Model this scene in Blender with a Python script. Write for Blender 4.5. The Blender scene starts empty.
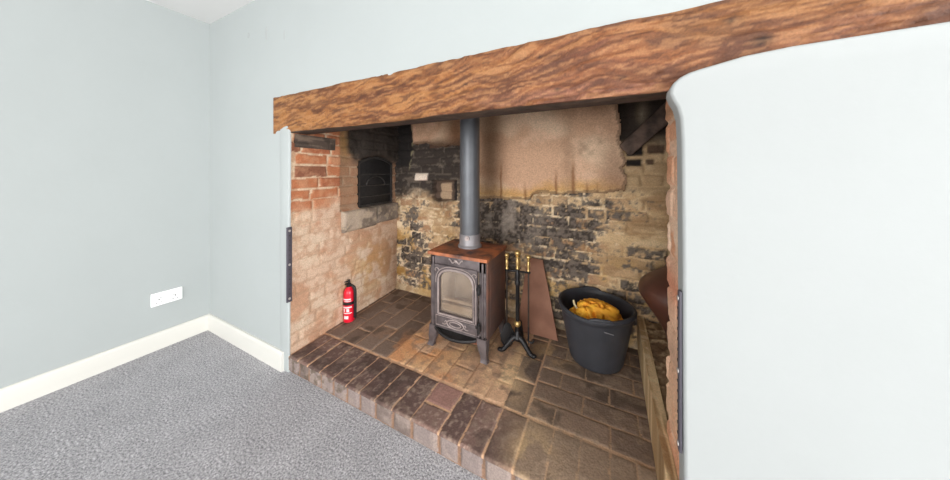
import bpy, bmesh, math, random
import numpy as np
from mathutils import Vector, Matrix

# ------------------------------------------------------------------ camera, light, exposure
S = bpy.context.scene
COL = S.collection
S.view_settings.view_transform = 'Standard'
S.view_settings.look = 'None'
S.view_settings.gamma = 1.0
S.view_settings.use_curve_mapping = False
S.view_settings.exposure = 0.12

FPX, CAM_H, YAW = 264.4, 1.2, math.atan(129 / 264.4)
cam_data = bpy.data.cameras.new('camera')
cam = bpy.data.objects.new('camera', cam_data)
COL.objects.link(cam)
cam.location = (0, 0, CAM_H)
cam.rotation_euler = (math.pi / 2, 0, YAW)
cam_data.sensor_width = 36
cam_data.lens = 36 * FPX / 950
cam_data.shift_y = -68 / 950
cam_data.clip_start = 0.02
S.camera = cam

world = bpy.data.worlds.new('world')
S.world = world
world.use_nodes = True
world.node_tree.nodes['Background'].inputs['Color'].default_value = (0.85, 0.93, 1.0, 1)
world.node_tree.nodes['Background'].inputs['Strength'].default_value = 0.6


def area(name, loc, rot, sx, sy, power, color=(1, 1, 1)):
    d = bpy.data.lights.new(name, 'AREA')
    d.shape = 'RECTANGLE'
    d.size, d.size_y, d.energy, d.color = sx, sy, power, color
    o = bpy.data.objects.new(name, d)
    COL.objects.link(o)
    o.location, o.rotation_euler = loc, rot
    return o


# daylight coming in at the wide window behind the camera; the right-hand lamp is an added fill
area('window_daylight', (-0.6, -4.12, 1.1), (math.radians(90), 0, 0), 4.0, 1.9, 195, (1.0, 1.0, 1.0))
area('side_fill_light', (4.94, -1.6, 1.2), (math.radians(90), 0, math.radians(90)), 2.6, 1.9, 395, (1.0, 1.0, 1.0))

# ------------------------------------------------------------------ helpers
random.seed(7)
rng = np.random.default_rng(11)


def lin(c):
    c = np.asarray(c, float) / 255.0
    return np.where(c <= 0.04045, c / 12.92, ((c + 0.055) / 1.055) ** 2.4)


def L4(r, g, b):
    v = lin((r, g, b))
    return (float(v[0]), float(v[1]), float(v[2]), 1.0)


def sstep(a, b, x):
    t = np.clip((x - a) / (b - a), 0, 1)
    return t * t * (3 - 2 * t)


_tabs = {}


def vnoise(x, y, seed=0):
    if seed not in _tabs:
        _tabs[seed] = np.random.default_rng(1000 + seed).random((256, 256))
    T = _tabs[seed]
    xi, yi = np.floor(x).astype(int), np.floor(y).astype(int)
    fx, fy = x - xi, y - yi
    fx, fy = fx * fx * (3 - 2 * fx), fy * fy * (3 - 2 * fy)
    a, b = T[xi % 256, yi % 256], T[(xi + 1) % 256, yi % 256]
    c, d = T[xi % 256, (yi + 1) % 256], T[(xi + 1) % 256, (yi + 1) % 256]
    return (a * (1 - fx) + b * fx) * (1 - fy) + (c * (1 - fx) + d * fx) * fy


def fbm(x, y, seed=0, oct=4, gain=0.5):
    s, amp, tot = 0, 1.0, 0
    for i in range(oct):
        s = s + amp * vnoise(x * 2 ** i + 17.3 * i, y * 2 ** i + 9.1 * i, seed + i)
        tot += amp
        amp *= gain
    return s / tot


def blob(u, v, cu, cv, ru, rv):
    return np.exp(-(((u - cu) / ru) ** 2 + ((v - cv) / rv) ** 2))


def mixc(col, c, m):
    m = np.clip(m, 0, 1)[..., None]
    return col * (1 - m) + np.asarray(c, float) * m


def tag(o, label, cat, group=None, kind=None):
    if label:
        o['label'] = label
    if cat:
        o['category'] = cat
    if group:
        o['group'] = group
    if kind:
        o['kind'] = kind
    return o


def struct(o, label=None):
    o['kind'] = 'structure'
    if label:
        o['label'] = label
    return o


def thing(name, label, cat, loc=(0, 0, 0), group=None, rotz=0):
    o = bpy.data.objects.new(name, None)
    o.empty_display_size = 0.05
    COL.objects.link(o)
    o.location = loc
    o.rotation_euler = (0, 0, rotz)
    tag(o, label, cat, group)
    return o


def obj(name, bm, mat, parent=None, smooth=True, angle=40):
    bmesh.ops.recalc_face_normals(bm, faces=bm.faces[:])
    me = bpy.data.meshes.new(name)
    bm.to_mesh(me)
    bm.free()
    me.materials.append(mat)
    if smooth:
        me.shade_smooth()
        try:
            me.set_sharp_from_angle(angle=math.radians(angle))
        except Exception:
            pass
    o = bpy.data.objects.new(name, me)
    COL.objects.link(o)
    if parent is not None:
        o.parent = parent
    return o


def merge(bm, tmp, M=None):
    if M is not None:
        bmesh.ops.transform(tmp, matrix=M, verts=tmp.verts[:])
    me = bpy.data.meshes.new('tmp')
    tmp.to_mesh(me)
    tmp.free()
    bm.from_mesh(me)
    bpy.data.meshes.remove(me)


def box(bm, lo, hi, bev=0.0, seg=2, M=None):
    t = bmesh.new()
    bmesh.ops.create_cube(t, size=1)
    c = [(a + b) / 2 for a, b in zip(lo, hi)]
    s = [abs(b - a) for a, b in zip(lo, hi)]
    bmesh.ops.transform(t, matrix=Matrix.Translation(c) @ Matrix.Diagonal((*s, 1)), verts=t.verts[:])
    if bev:
        bmesh.ops.bevel(t, geom=t.edges[:], offset=bev, segments=seg, profile=0.5, affect='EDGES')
    merge(bm, t, M)


def lathe(bm, prof, seg=32, M=None, closed=True):
    t = bmesh.new()
    rings = []
    for r, z in prof:
        if r < 1e-6:
            rings.append([t.verts.new((0, 0, z))])
        else:
            rings.append([t.verts.new((r * math.cos(2 * math.pi * k / seg), r * math.sin(2 * math.pi * k / seg), z)) for k in range(seg)])
    for a, b in zip(rings, rings[1:]):
        for k in range(seg):
            k2 = (k + 1) % seg
            if len(a) == 1 and len(b) == 1:
                continue
            if len(a) == 1:
                t.faces.new((a[0], b[k], b[k2]))
            elif len(b) == 1:
                t.faces.new((a[k], a[k2], b[0]))
            else:
                t.faces.new((a[k], a[k2], b[k2], b[k]))
    if closed:
        for r_ in (rings[0], rings[-1]):
            if len(r_) > 1:
                t.faces.new(r_)
    merge(bm, t, M)


def axis_matrix(p, d):
    return Matrix.Translation(p) @ Vector(d).to_track_quat('Z', 'Y').to_matrix().to_4x4()


def cyl(bm, p0, p1, r0, r1=None, seg=20):
    p0, p1 = Vector(p0), Vector(p1)
    lathe(bm, [(r0, 0), (r0 if r1 is None else r1, (p1 - p0).length)], seg, axis_matrix(p0, p1 - p0))


def ball(bm, c, r, sx=1, sy=1, sz=1, seg=20):
    t = bmesh.new()
    bmesh.ops.create_uvsphere(t, u_segments=seg, v_segments=max(8, seg // 2), radius=r)
    merge(bm, t, Matrix.Translation(c) @ Matrix.Diagonal((sx, sy, sz, 1)))


def tube(bm, pts, rad, seg=10):
    """round tube along a list of points; rad is one radius or one per point"""
    P = [Vector(p) for p in pts]
    R = rad if isinstance(rad, (list, tuple)) else [rad] * len(P)
    t = bmesh.new()
    rings = []
    up = Vector((0.13, 0.21, 0.97))
    for i, p in enumerate(P):
        d = (P[min(i + 1, len(P) - 1)] - P[max(i - 1, 0)]).normalized()
        a = d.cross(up)
        if a.length < 1e-3:
            a = d.cross(Vector((1, 0, 0)))
        a.normalize()
        b = d.cross(a)
        rings.append([t.verts.new(p + (a * math.cos(2 * math.pi * k / seg) + b * math.sin(2 * math.pi * k / seg)) * R[i]) for k in range(seg)])
    for a, b in zip(rings, rings[1:]):
        for k in range(seg):
            t.faces.new((a[k], a[(k + 1) % seg], b[(k + 1) % seg], b[k]))
    t.faces.new(rings[0])
    t.faces.new(rings[-1])
    merge(bm, t)


def curve_pts(pts, n=8):
    """Catmull-Rom through the points"""
    P = [Vector(p) for p in pts]
    P = [2 * P[0] - P[1]] + P + [2 * P[-1] - P[-2]]
    out = []
    for i in range(1, len(P) - 2):
        for k in range(n):
            t = k / n
            out.append(0.5 * ((2 * P[i]) + (P[i + 1] - P[i - 1]) * t + (2 * P[i - 1] - 5 * P[i] + 4 * P[i + 1] - P[i + 2]) * t * t + (3 * P[i] - P[i - 1] - 3 * P[i + 1] + P[i + 2]) * t ** 3))
    out.append(P[-2])
    return out


def prism(bm, outline, thick, M=None, bev=0.0, seg=2):
    """outline in local XZ, from y = 0 to y = thick (+y)"""
    t = bmesh.new()
    a = [t.verts.new((x, 0, z)) for x, z in outline]
    b = [t.verts.new((x, thick, z)) for x, z in outline]
    fa = t.faces.new(a)
    t.faces.new(b[::-1])
    n = len(a)
    for k in range(n):
        t.faces.new((a[k], b[k], b[(k + 1) % n], a[(k + 1) % n]))
    bmesh.ops.recalc_face_normals(t, faces=t.faces[:])
    if bev:
        bmesh.ops.bevel(t, geom=list(fa.edges), offset=bev, segments=seg, profile=0.5, affect='EDGES')
    merge(bm, t, M)


def panel(name, origin, U, V, N, w, h, res, func, mat, parent=None, back=0.06, warp=None, gain=1.25):
    """a modelled surface: a fine grid in the plane (U, V) raised along N by func, with sides and depth"""
    nu, nv = max(2, int(round(w / res)) + 1), max(2, int(round(h / res)) + 1)
    u, v = np.meshgrid(np.linspace(0, w, nu), np.linspace(0, h, nv), indexing='ij')
    hgt, col = func(u, v)
    U, V, N, O = (np.asarray(a, float) for a in (U, V, N, origin))
    uu, vv = (u, v) if warp is None else warp(u, v)
    P = O + uu[..., None] * U + vv[..., None] * V + hgt[..., None] * N
    verts = P.reshape(-1, 3)
    cols = col.reshape(-1, 3)
    idx = np.arange(nu * nv).reshape(nu, nv)
    quads = np.stack([idx[:-1, :-1], idx[1:, :-1], idx[1:, 1:], idx[:-1, 1:]], -1).reshape(-1, 4)
    border = np.concatenate([idx[:-1, 0], idx[-1, :-1], idx[:0:-1, -1], idx[0, :0:-1]])
    nb = len(border)
    bv = (O + uu[..., None] * U + vv[..., None] * V - back * N).reshape(-1, 3)[border]
    off = len(verts)
    verts = np.concatenate([verts, bv])
    cols = np.concatenate([cols, cols[border]])
    k = np.arange(nb)
    k2 = (k + 1) % nb
    side = np.stack([border[k2], border[k], off + k, off + k2], -1)
    quads = np.concatenate([quads, side])
    if np.dot(np.cross(U, V), N) < 0:
        quads = quads[:, ::-1]
    me = bpy.data.meshes.new(name)
    faces = quads.tolist() + [(off + np.arange(nb))[::-1].tolist()]
    me.from_pydata(verts.tolist(), [], faces)
    a = me.color_attributes.new('Col', 'FLOAT_COLOR', 'POINT')
    lc = np.ones((len(cols), 4))
    lc[:, :3] = np.clip(lin(np.clip(cols, 0, 255)) * gain, 0, .8)
    a.data.foreach_set('color', lc.reshape(-1).astype(np.float32))
    me.materials.append(mat)
    me.shade_smooth()
    me.set_sharp_from_angle(angle=math.radians(60))
    o = bpy.data.objects.new(name, me)
    COL.objects.link(o)
    if parent:
        o.parent = parent
    return o


def courses(u0, u1, v0, v1, ch=0.072, bl=0.225, mort=0.012, seed=1, header=0.3):
    """random-bond brick rectangles"""
    r = random.Random(seed)
    out = []
    v = v0
    while v < v1 - 0.02:
        hh = ch * r.uniform(0.94, 1.06)
        u = u0 - r.uniform(0, bl)
        while u < u1:
            ww = bl * (0.5 if r.random() < header else 1) * r.uniform(0.93, 1.07)
            a, b = max(u, u0), min(u + ww - mort, u1)
            if b - a > 0.025:
                out.append((a, v + r.uniform(-.003, .003), b, min(v + hh - mort, v1) + r.uniform(-.003, .003)))
            u += ww
        v += hh
    return out


def brickmap(u, v, rects, seed=3, edge=0.007, wob=0.006):
    """returns (profile 0..1, brick id or -1, per-brick random arrays)"""
    wu = u + (fbm(u * 22, v * 22, seed, 3) - .5) * wob * 2
    wv = v + (fbm(u * 22, v * 22, seed + 5, 3) - .5) * wob * 2
    prof = np.zeros_like(u)
    ids = -np.ones(u.shape, int)
    for i, (a, b, c, d) in enumerate(rects):
        m = (wu > a) & (wu < c) & (wv > b) & (wv < d)
        if not m.any():
            continue
        dist = np.minimum(np.minimum(wu[m] - a, c - wu[m]), np.minimum(wv[m] - b, d - wv[m]))
        prof[m] = np.maximum(prof[m], np.clip(dist / edge, 0, 1) ** 0.6)
        ids[m] = i
    return prof, ids


# ------------------------------------------------------------------ materials
def mat(name, color, rough=0.6, metal=0.0, noise=0.0, nscale=20, bump=0.0, bscale=80, spec=0.5, color2=None, detail=6):
    m = bpy.data.materials.new(name)
    m.use_nodes = True
    nt = m.node_tree
    b = nt.nodes['Principled BSDF']
    b.inputs['Base Color'].default_value = color
    b.inputs['Roughness'].default_value = rough
    b.inputs['Metallic'].default_value = metal
    b.inputs['Specular IOR Level'].default_value = spec
    tc = nt.nodes.new('ShaderNodeTexCoord')
    if noise or color2:
        n = nt.nodes.new('ShaderNodeTexNoise')
        n.inputs['Scale'].default_value = nscale
        n.inputs['Detail'].default_value = detail
        nt.links.new(tc.outputs['Object'], n.inputs['Vector'])
        r = nt.nodes.new('ShaderNodeValToRGB')
        c2 = color2 or tuple(min(1, c * (1 + noise)) for c in color[:3]) + (1,)
        c1 = color if color2 else tuple(c * (1 - noise) for c in color[:3]) + (1,)
        r.color_ramp.elements[0].position, r.color_ramp.elements[1].position = 0.35, 0.65
        r.color_ramp.elements[0].color, r.color_ramp.elements[1].color = c1, c2
        nt.links.new(n.outputs['Fac'], r.inputs['Fac'])
        nt.links.new(r.outputs['Color'], b.inputs['Base Color'])
    if bump:
        n2 = nt.nodes.new('ShaderNodeTexNoise')
        n2.inputs['Scale'].default_value = bscale
        n2.inputs['Detail'].default_value = 5
        nt.links.new(tc.outputs['Object'], n2.inputs['Vector'])
        bp = nt.nodes.new('ShaderNodeBump')
        bp.inputs['Strength'].default_value = bump
        bp.inputs['Distance'].default_value = 0.01
        nt.links.new(n2.outputs['Fac'], bp.inputs['Height'])
        nt.links.new(bp.outputs['Normal'], b.inputs['Normal'])
    return m


def vmat(name, rough=0.9, fine=0.18, fscale=130, bump=0.35, spec=0.25):
    """weathered masonry / timber: modelled colour of each brick or board, broken up by fine grain"""
    m = bpy.data.materials.new(name)
    m.use_nodes = True
    nt = m.node_tree
    b = nt.nodes['Principled BSDF']
    b.inputs['Roughness'].default_value = rough
    b.inputs['Specular IOR Level'].default_value = spec
    at = nt.nodes.new('ShaderNodeAttribute')
    at.attribute_name = 'Col'
    tc = nt.nodes.new('ShaderNodeTexCoord')
    n = nt.nodes.new('ShaderNodeTexNoise')
    n.inputs['Scale'].default_value = fscale
    n.inputs['Detail'].default_value = 5
    nt.links.new(tc.outputs['Object'], n.inputs['Vector'])
    mr = nt.nodes.new('ShaderNodeMapRange')
    mr.inputs['From Min'].default_value, mr.inputs['From Max'].default_value = 0.3, 0.7
    mr.inputs['To Min'].default_value, mr.inputs['To Max'].default_value = 1 - fine, 1 + fine
    nt.links.new(n.outputs['Fac'], mr.inputs['Value'])
    mx = nt.nodes.new('ShaderNodeVectorMath')
    mx.operation = 'SCALE'
    nt.links.new(at.outputs['Color'], mx.inputs[0])
    nt.links.new(mr.outputs['Result'], mx.inputs['Scale'])
    nt.links.new(mx.outputs['Vector'], b.inputs['Base Color'])
    bp = nt.nodes.new('ShaderNodeBump')
    bp.inputs['Strength'].default_value = bump
    bp.inputs['Distance'].default_value = 0.006
    nt.links.new(n.outputs['Fac'], bp.inputs['Height'])
    nt.links.new(bp.outputs['Normal'], b.inputs['Normal'])
    return m


M_PAINT = mat('pale_blue_grey_paint', L4(164, 169, 168), 0.75, noise=0.012, nscale=3, bump=0.05, bscale=35, spec=0.3)
M_PAINT_WHITE = mat('chalky_white_paint', L4(162, 165, 164), 0.75, noise=0.012, nscale=3, bump=0.06, bscale=25, spec=0.3)
M_CEIL = mat('ceiling_white', L4(226, 225, 223), 0.85, noise=0.01, nscale=4)
M_TRIM = mat('skirting_cream_gloss', L4(206, 204, 197), 0.4, noise=0.01, nscale=6)
M_MASON = vmat('old_masonry')
M_WOOD = vmat('hewn_oak', rough=0.65, fine=0.16, fscale=170, bump=0.3, spec=0.35)
M_SOOT = mat('soot_black', L4(40, 36, 34), 0.9, noise=0.4, nscale=14, bump=0.6, bscale=40)
M_PLASTIC_W = mat('white_plastic', L4(240, 240, 238), 0.35)
M_DARK = mat('dark_grey_plastic', L4(60, 58, 62), 0.45)


def carpet_mat():
    m = bpy.data.materials.new('grey_cut_pile_carpet')
    m.use_nodes = True
    nt = m.node_tree
    b = nt.nodes['Principled BSDF']
    b.inputs['Roughness'].default_value = 1.0
    b.inputs['Specular IOR Level'].default_value = 0.05
    tc = nt.nodes.new('ShaderNodeTexCoord')
    n1 = nt.nodes.new('ShaderNodeTexNoise')
    n1.inputs['Scale'].default_value, n1.inputs['Detail'].default_value = 120, 5
    n1.inputs['Roughness'].default_value = 0.75
    n2 = nt.nodes.new('ShaderNodeTexNoise')
    n2.inputs['Scale'].default_value, n2.inputs['Detail'].default_value = 7, 3
    for n in (n1, n2):
        nt.links.new(tc.outputs['Object'], n.inputs['Vector'])
    r = nt.nodes.new('ShaderNodeValToRGB')
    e = r.color_ramp.elements
    e[0].position, e[0].color = 0.36, L4(116, 114, 116)
    e[1].position, e[1].color = 0.64, L4(220, 218, 220)
    k = e.new(0.5)
    k.color = L4(172, 170, 173)
    nt.links.new(n1.outputs['Fac'], r.inputs['Fac'])
    mr = nt.nodes.new('ShaderNodeMapRange')
    mr.inputs['From Min'].default_value, mr.inputs['From Max'].default_value = 0.3, 0.7
    mr.inputs['To Min'].default_value, mr.inputs['To Max'].default_value = 0.93, 1.07
    nt.links.new(n2.outputs['Fac'], mr.inputs['Value'])
    mx = nt.nodes.new('ShaderNodeVectorMath')
    mx.operation = 'SCALE'
    nt.links.new(r.outputs['Color'], mx.inputs[0])
    nt.links.new(mr.outputs['Result'], mx.inputs['Scale'])
    nt.links.new(mx.outputs['Vector'], b.inputs['Base Color'])
    bp = nt.nodes.new('ShaderNodeBump')
    bp.inputs['Strength'].default_value, bp.inputs['Distance'].default_value = 0.8, 0.012
    nt.links.new(n1.outputs['Fac'], bp.inputs['Height'])
    nt.links.new(bp.outputs['Normal'], b.inputs['Normal'])
    return m


# ------------------------------------------------------------------ the room
XL, XR, YR, ZC = -2.72, 5.0, -4.2, 2.335      # left wall, right wall, rear wall, ceiling
YW, YB, ZH = 0.932, 1.942, 0.1                # chimney wall face, back of the fireplace, hearth top
bm = bmesh.new()
box(bm, (XL - .1, YR - .1, -.1), (XR + .1, YW + .12, 0))
struct(obj('floor', bm, carpet_mat(), smooth=False), 'grey cut pile carpet')
bm = bmesh.new()
box(bm, (XL - .1, YR - .1, ZC), (XR + .1, YW + .1, ZC + .1))
struct(obj('ceiling', bm, M_CEIL, smooth=False), 'white ceiling')
bm = bmesh.new()
box(bm, (XL - .1, YR - .1, 0), (XL, YW + .1, ZC))
struct(obj('wall_left', bm, M_PAINT, smooth=False), 'pale blue grey left wall')

# chimney wall: left pier, wall above the beam, right pier (plain masonry behind the skimmed face)
bm = bmesh.new()
prism(bm, [(XL - .1, 0), (-1.735, 0), (-1.735, 1.5), (-1.835, 1.5), (-1.835, 1.64), (XR + .1, 1.64), (XR + .1, ZC), (XL - .1, ZC)], .10, Matrix.Translation((0, YW, 0)))
box(bm, (0.215, YW + .002, 0), (XR + .1, YW + .1, 1.63))
box(bm, (1.156, YW + .001, 1.4), (XR + .1, YW + .1, 1.645))
wc = struct(obj('wall_chimney', bm, M_PAINT, smooth=False), 'pale blue grey chimney wall above and beside the fireplace')
# rounded plaster arris of the left pier
bm = bmesh.new()
prism(bm, [(-1.78, 0.0), (-1.693, 0.0), (-1.690, .45), (-1.688, .9), (-1.682, 1.38), (-1.686, 1.455), (-1.70, 1.484), (-1.78, 1.486)], 0.012, Matrix.Translation((0, YW - 0.004, 0)), 0.008, 3)
obj('plaster_edge', bm, M_PAINT, wc)
# filler marks
for x, z, w_, h_ in ((-2.155, 2.12, .016, .018), (-1.935, 2.085, .012, .045), (-1.74, 2.03, .009, .03)):
    bm = bmesh.new()
    ball(bm, (x, YW, z), 1, w_, .003, h_, 14)
    obj('filler_patch', bm, M_PAINT_WHITE, wc)
# skimmed plaster over the right pier, lapping up over the bottom of the beam
YP = 0.895
bm = bmesh.new()
out = [(XR, 0), (XR, 1.575), (0.405, 1.501), (0.32, 1.494), (0.262, 1.482), (0.232, 1.476), (0.208, 1.470), (0.188, 1.460), (0.174, 1.447), (0.166, 1.432), (0.165, 1.417), (0.171, 1.399), (0.181, 1.379), (0.188, 1.348), (0.191, 1.287), (.1935, 1.0), (.195, .6), (.197, .3), (.197, 0)]
prism(bm, out, YW + .02 - YP, Matrix.Translation((0, YP, 0)), 0.009, 4)
struct(obj('wall_pier', bm, M_PAINT_WHITE, angle=50), 'white plastered pier right of the fireplace')

# right wall and rear wall with windows, behind the camera; right window added for fill
def wall_with_hole(name, a, b, axis, lo, hi, z0, z1, m):
    bm = bmesh.new()
    for (s0, s1, t0, t1) in ((lo - 19, a, 0, ZC), (b, hi + 19, 0, ZC), (a, b, 0, z0), (a, b, z1, ZC)):
        s0, s1 = max(s0, lo), min(s1, hi)
        if axis == 'x':
            box(bm, (s0, YR - .12, t0), (s1, YR, t1))
        else:
            box(bm, (XR, s0, t0), (XR + .12, s1, t1))
    return struct(obj(name, bm, m, smooth=False))


wall_with_hole('wall_rear', -2.6, 1.4, 'x', XL - .1, XR + .1, .15, 2.1, M_PAINT)
wall_with_hole('wall_right', -2.9, -.3, 'y', YR - .1, YW + .1, .25, 2.15, M_PAINT)
for nm, ax in (('window_1', 'x'), ('added_side_window', 'y')):
    bm = bmesh.new()
    a, b, z0, z1 = (-2.6, 1.4, .15, 2.1) if ax == 'x' else (-2.9, -.3, .25, 2.15)
    for k in range(3):
        c = a + (b - a) * k / 2
        c = min(max(c, a + .03), b - .03)
        if ax == 'x':
            box(bm, (c - .03, YR - .1, z0), (c + .03, YR - .04, z1), .004)
        else:
            box(bm, (XR + .04, c - .03, z0), (XR + .1, c + .03, z1), .004)
    for z in (z0 + .03, z1 - .03):
        if ax == 'x':
            box(bm, (a, YR - .1, z - .03), (b, YR - .04, z + .03), .004)
        else:
            box(bm, (XR + .04, a, z - .03), (XR + .1, b, z + .03), .004)
    struct(obj(nm, bm, M_TRIM))

# skirting
def skirting(name, p0, p1, nrm):
    bm = bmesh.new()
    p0, p1, n = Vector(p0), Vector(p1), Vector(nrm)
    prof = [(0, 0), (.018, 0), (.018, .095), (.015, .106), (.008, .114), (0, .115)]
    a = [bm.verts.new(p0 + n * d + Vector((0, 0, z))) for d, z in prof]
    b = [bm.verts.new(p1 + n * d + Vector((0, 0, z))) for d, z in prof]
    for k in range(len(a)):
        k2 = (k + 1) % len(a)
        bm.faces.new((a[k], a[k2], b[k2], b[k]))
    bm.faces.new(a)
    bm.faces.new(b)
    return struct(obj(name, bm, M_TRIM, angle=30))


skirting('baseboard_left', (XL, YR, 0), (XL, YW, 0), (1, 0, 0))
skirting('baseboard_chimney', (XL, YW, 0), (-1.735, YW, 0), (0, -1, 0))
skirting('baseboard_pier', (0.24, YP, 0), (XR, YP, 0), (0, -1, 0))

# ------------------------------------------------------------------ fireplace back wall
BX0 = -1.80   # left end of the back wall; u = X - BX0


def back_func(u, v):
    X, Z = u + BX0, v + ZH - .02
    rects = courses(0, 2.5, 0, 2.2, 0.0745, 0.232, 0.013, 21, 0.35)
    prof, ids = brickmap(u, v, rects, 31, 0.008, 0.008)
    nb = len(rects)
    r1, r2, r3 = (np.random.default_rng(5 + k).random(nb + 1) for k in range(3))
    R1, R2, R3 = r1[ids], r2[ids], r3[ids]
    isb = ids >= 0
    n1, n2 = fbm(X * 9, Z * 9, 40, 5), fbm(X * 26, Z * 26, 50, 4)
    n3 = fbm(X * 4, Z * 4, 60, 4)
    hgt = prof * 0.012 * (0.5 + 0.8 * R2) + (n2 - .5) * .006
    # bricks: cream limewash over soft red-buff brick
    n4 = fbm(X * 55, Z * 55, 95, 3)
    n5 = fbm(X * 16, Z * 24, 97, 4)
    base = np.zeros(u.shape + (3,))
    base[:] = (176, 146, 112)
    base = mixc(base, (150, 112, 84), (R1 > .72) * .6)
    base = mixc(base, (196, 168, 130), (R1 < .35) * .7)
    base = mixc(base, (216, 194, 160), sstep(.48, .60, n5) * .75)
    base = mixc(base, (146, 112, 76), sstep(.54, .66, n1) * .5)
    base = np.where(isb[..., None], base, mixc(np.full(base.shape, (170., 142., 108.)), (206, 184, 152), sstep(.45, .6, n2)))
    wl = sstep(-1.25, -1.6, X + (n3 - .5) * .3) * sstep(1.02, .72, Z)
    base = mixc(base, (222, 202, 172), wl * sstep(.36, .54, n5) * .8)
    base = mixc(base, (168, 126, 58), sstep(.5, .64, fbm(X * 7, Z * 7, 77, 4)) * sstep(.75, .55, Z) * sstep(-.95, -1.25, X) * .6)
    # smoother tan limewash on the right
    wr = sstep(-.08, .10, X + (n3 - .5) * .25)
    base = mixc(base, (192, 162, 122), wr * (.45 + .3 * n1))
    base = mixc(base, (142, 112, 80), wr * sstep(.50, .64, fbm(X * 6, Z * 18, 91, 4)) * .6)
    base = mixc(base, (196, 152, 76), sstep(.54, .66, fbm(X * 8, Z * 8, 79, 4)) * sstep(.7, .5, Z) * sstep(-.6, -.3, X) * .35)
    # soot
    soot_b = np.where(isb, R3, .40)
    area1 = sstep(-.78, -.95, X + (n3 - .5) * .12) * sstep(.90, 1.06, Z + (n1 - .5) * .26)          # above the ledge, left of the flue
    hot = np.zeros(u.shape)
    for cx_, cz_, rx, rz, k_ in ((-.72, .82, .34, .24, 1.25), (-.72, .5, .30, .26, .7), (-.24, .80, .27, .26, .88), (-.30, .52, .32, .2, .80),
                                 (-1.56, .40, .22, .30, .80), (-1.30, .30, .2, .22, .62), (-1.58, .78, .14, .16, .70), (-1.05, .85, .12, .25, .8), (-.2, .25, .5, .22, .72), (.16, .62, .2, .12, .5), (-.05, .98, .12, .05, .75), (.2, .33, .2, .2, .6)):
        hot = np.maximum(hot, k_ * blob(X, Z, cx_, cz_, rx, rz))
    smb = sstep(.30, .62, hot * 1.05 - R3 * .55 + .26 + (n5 - .5) * .9 + (n4 - .5) * .9)
    smm = sstep(.42, .72, hot * .66 + (n5 - .5) * .9 + (n4 - .5) * .9 + .10)
    sm = np.where(isb, smb, smm)
    sootcol = mixc(np.full(base.shape, (52., 46., 43.)), (98, 88, 80), sstep(.42, .62, n4))
    base = base * (1 - (sm * .93)[..., None]) + sootcol * (sm * .93)[..., None]
    smear = blob(X, Z, -.66, .82, .26, .26) * sstep(.42, .60, fbm(X * 16, Z * 5, 66, 4))
    base = mixc(base, (150, 138, 126), smear * .65)
    a1col = mixc(np.full(base.shape, (50., 44., 41.)), (96, 68, 54), (R1 > .75) * isb * .6)
    a1col = mixc(a1col, (112, 100, 88), (~isb) * .45 * sstep(.4, .6, n2))
    a1col = mixc(a1col, (120, 108, 96), sstep(.60, .70, n5) * .5)
    a1col = mixc(a1col, (176, 152, 128), sstep(.56, .68, n2) * sstep(1.12, .98, Z) * .6)
    base = base * (1 - (area1 * .93)[..., None]) + a1col * (area1 * .93)[..., None]
    hc_ = sstep(-1.60, -1.64, X - .035 * np.sin((Z - 1.25) * 7) + (n2 - .5) * .02) * sstep(1.22, 1.27, Z)
    base = mixc(base, (38, 34, 32), hc_)
    rim = np.exp(-((X + 1.615 - .035 * np.sin((Z - 1.25) * 7) + (n2 - .5) * .02) / .007) ** 2) * sstep(1.2, 1.25, Z) * sstep(.45, .55, n5)
    base = mixc(base, (150, 140, 104), rim * .75)
    # one white brick and the small square niche left of the flue
    def rect(x0, x1, z0, z1, s=.006):
        wx, wz = X + (n2 - .5) * .02, Z + (n1 - .5) * .02
        return sstep(x0 - s, x0 + s, wx) * sstep(x1 + s, x1 - s, wx) * sstep(z0 - s, z0 + s, wz) * sstep(z1 + s, z1 - s, wz)
    wb = rect(-1.55, -1.41, 1.125, 1.19)
    base = mixc(base, (226, 200, 182), wb)
    hgt = hgt + wb * .012
    hole = rect(-1.36, -1.12, .955, 1.125)
    base = mixc(base, (84, 68, 58), hole * .95)
    base = mixc(base, (188, 160, 130), rect(-1.30, -1.19, .96, 1.10) * .8)
    base = mixc(base, (40, 35, 33), rect(-1.165, -1.125, .955, 1.12))
    hgt = hgt - hole * .05
    # upper right: bare brown brick under the brace, a few black bricks, rough black edge by the plaster
    up = sstep(.06, .12, X) * sstep(1.03, 1.10, Z)
    base = mixc(base, (146, 122, 92), up * .5)
    base = mixc(base, (38, 32, 28), np.maximum(rect(.125, .215, 1.30, 1.365), rect(.125, .21, 1.235, 1.275)))
    base = mixc(base, (74, 56, 44), np.maximum(rect(.24, .33, 1.31, 1.365), rect(.235, .27, 1.24, 1.275)) * .9)
    base = mixc(base, (50, 41, 35), up * sstep(1.36, 1.42, Z) * .97)
    hgt = hgt * (1 - .8 * up * sstep(1.36, 1.42, Z))
    base = mixc(base, (136, 120, 100), up * blob(X, Z, .215, 1.56, .035, .07) * (.4 + .9 * n1))
    base = mixc(base, (120, 104, 84), up * rect(.17, .40, 1.365, 1.43, .02) * (.3 + .6 * n5))
    edge_soot = rect(.07, .135, 1.40, 1.75, .02)  # dark sooty band beside the plaster
    base = mixc(base, (44, 36, 30), edge_soot * .9)
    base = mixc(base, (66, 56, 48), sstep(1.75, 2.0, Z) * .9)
    # foot of the wall: dust and fallen mortar
    base = mixc(base, (172, 150, 118), sstep(.17, .10, Z + (n1 - .5) * .1) * .6)
    hgt = hgt + sstep(.16, .09, Z + (n1 - .5) * .06) * .02
    return hgt, base


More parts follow.
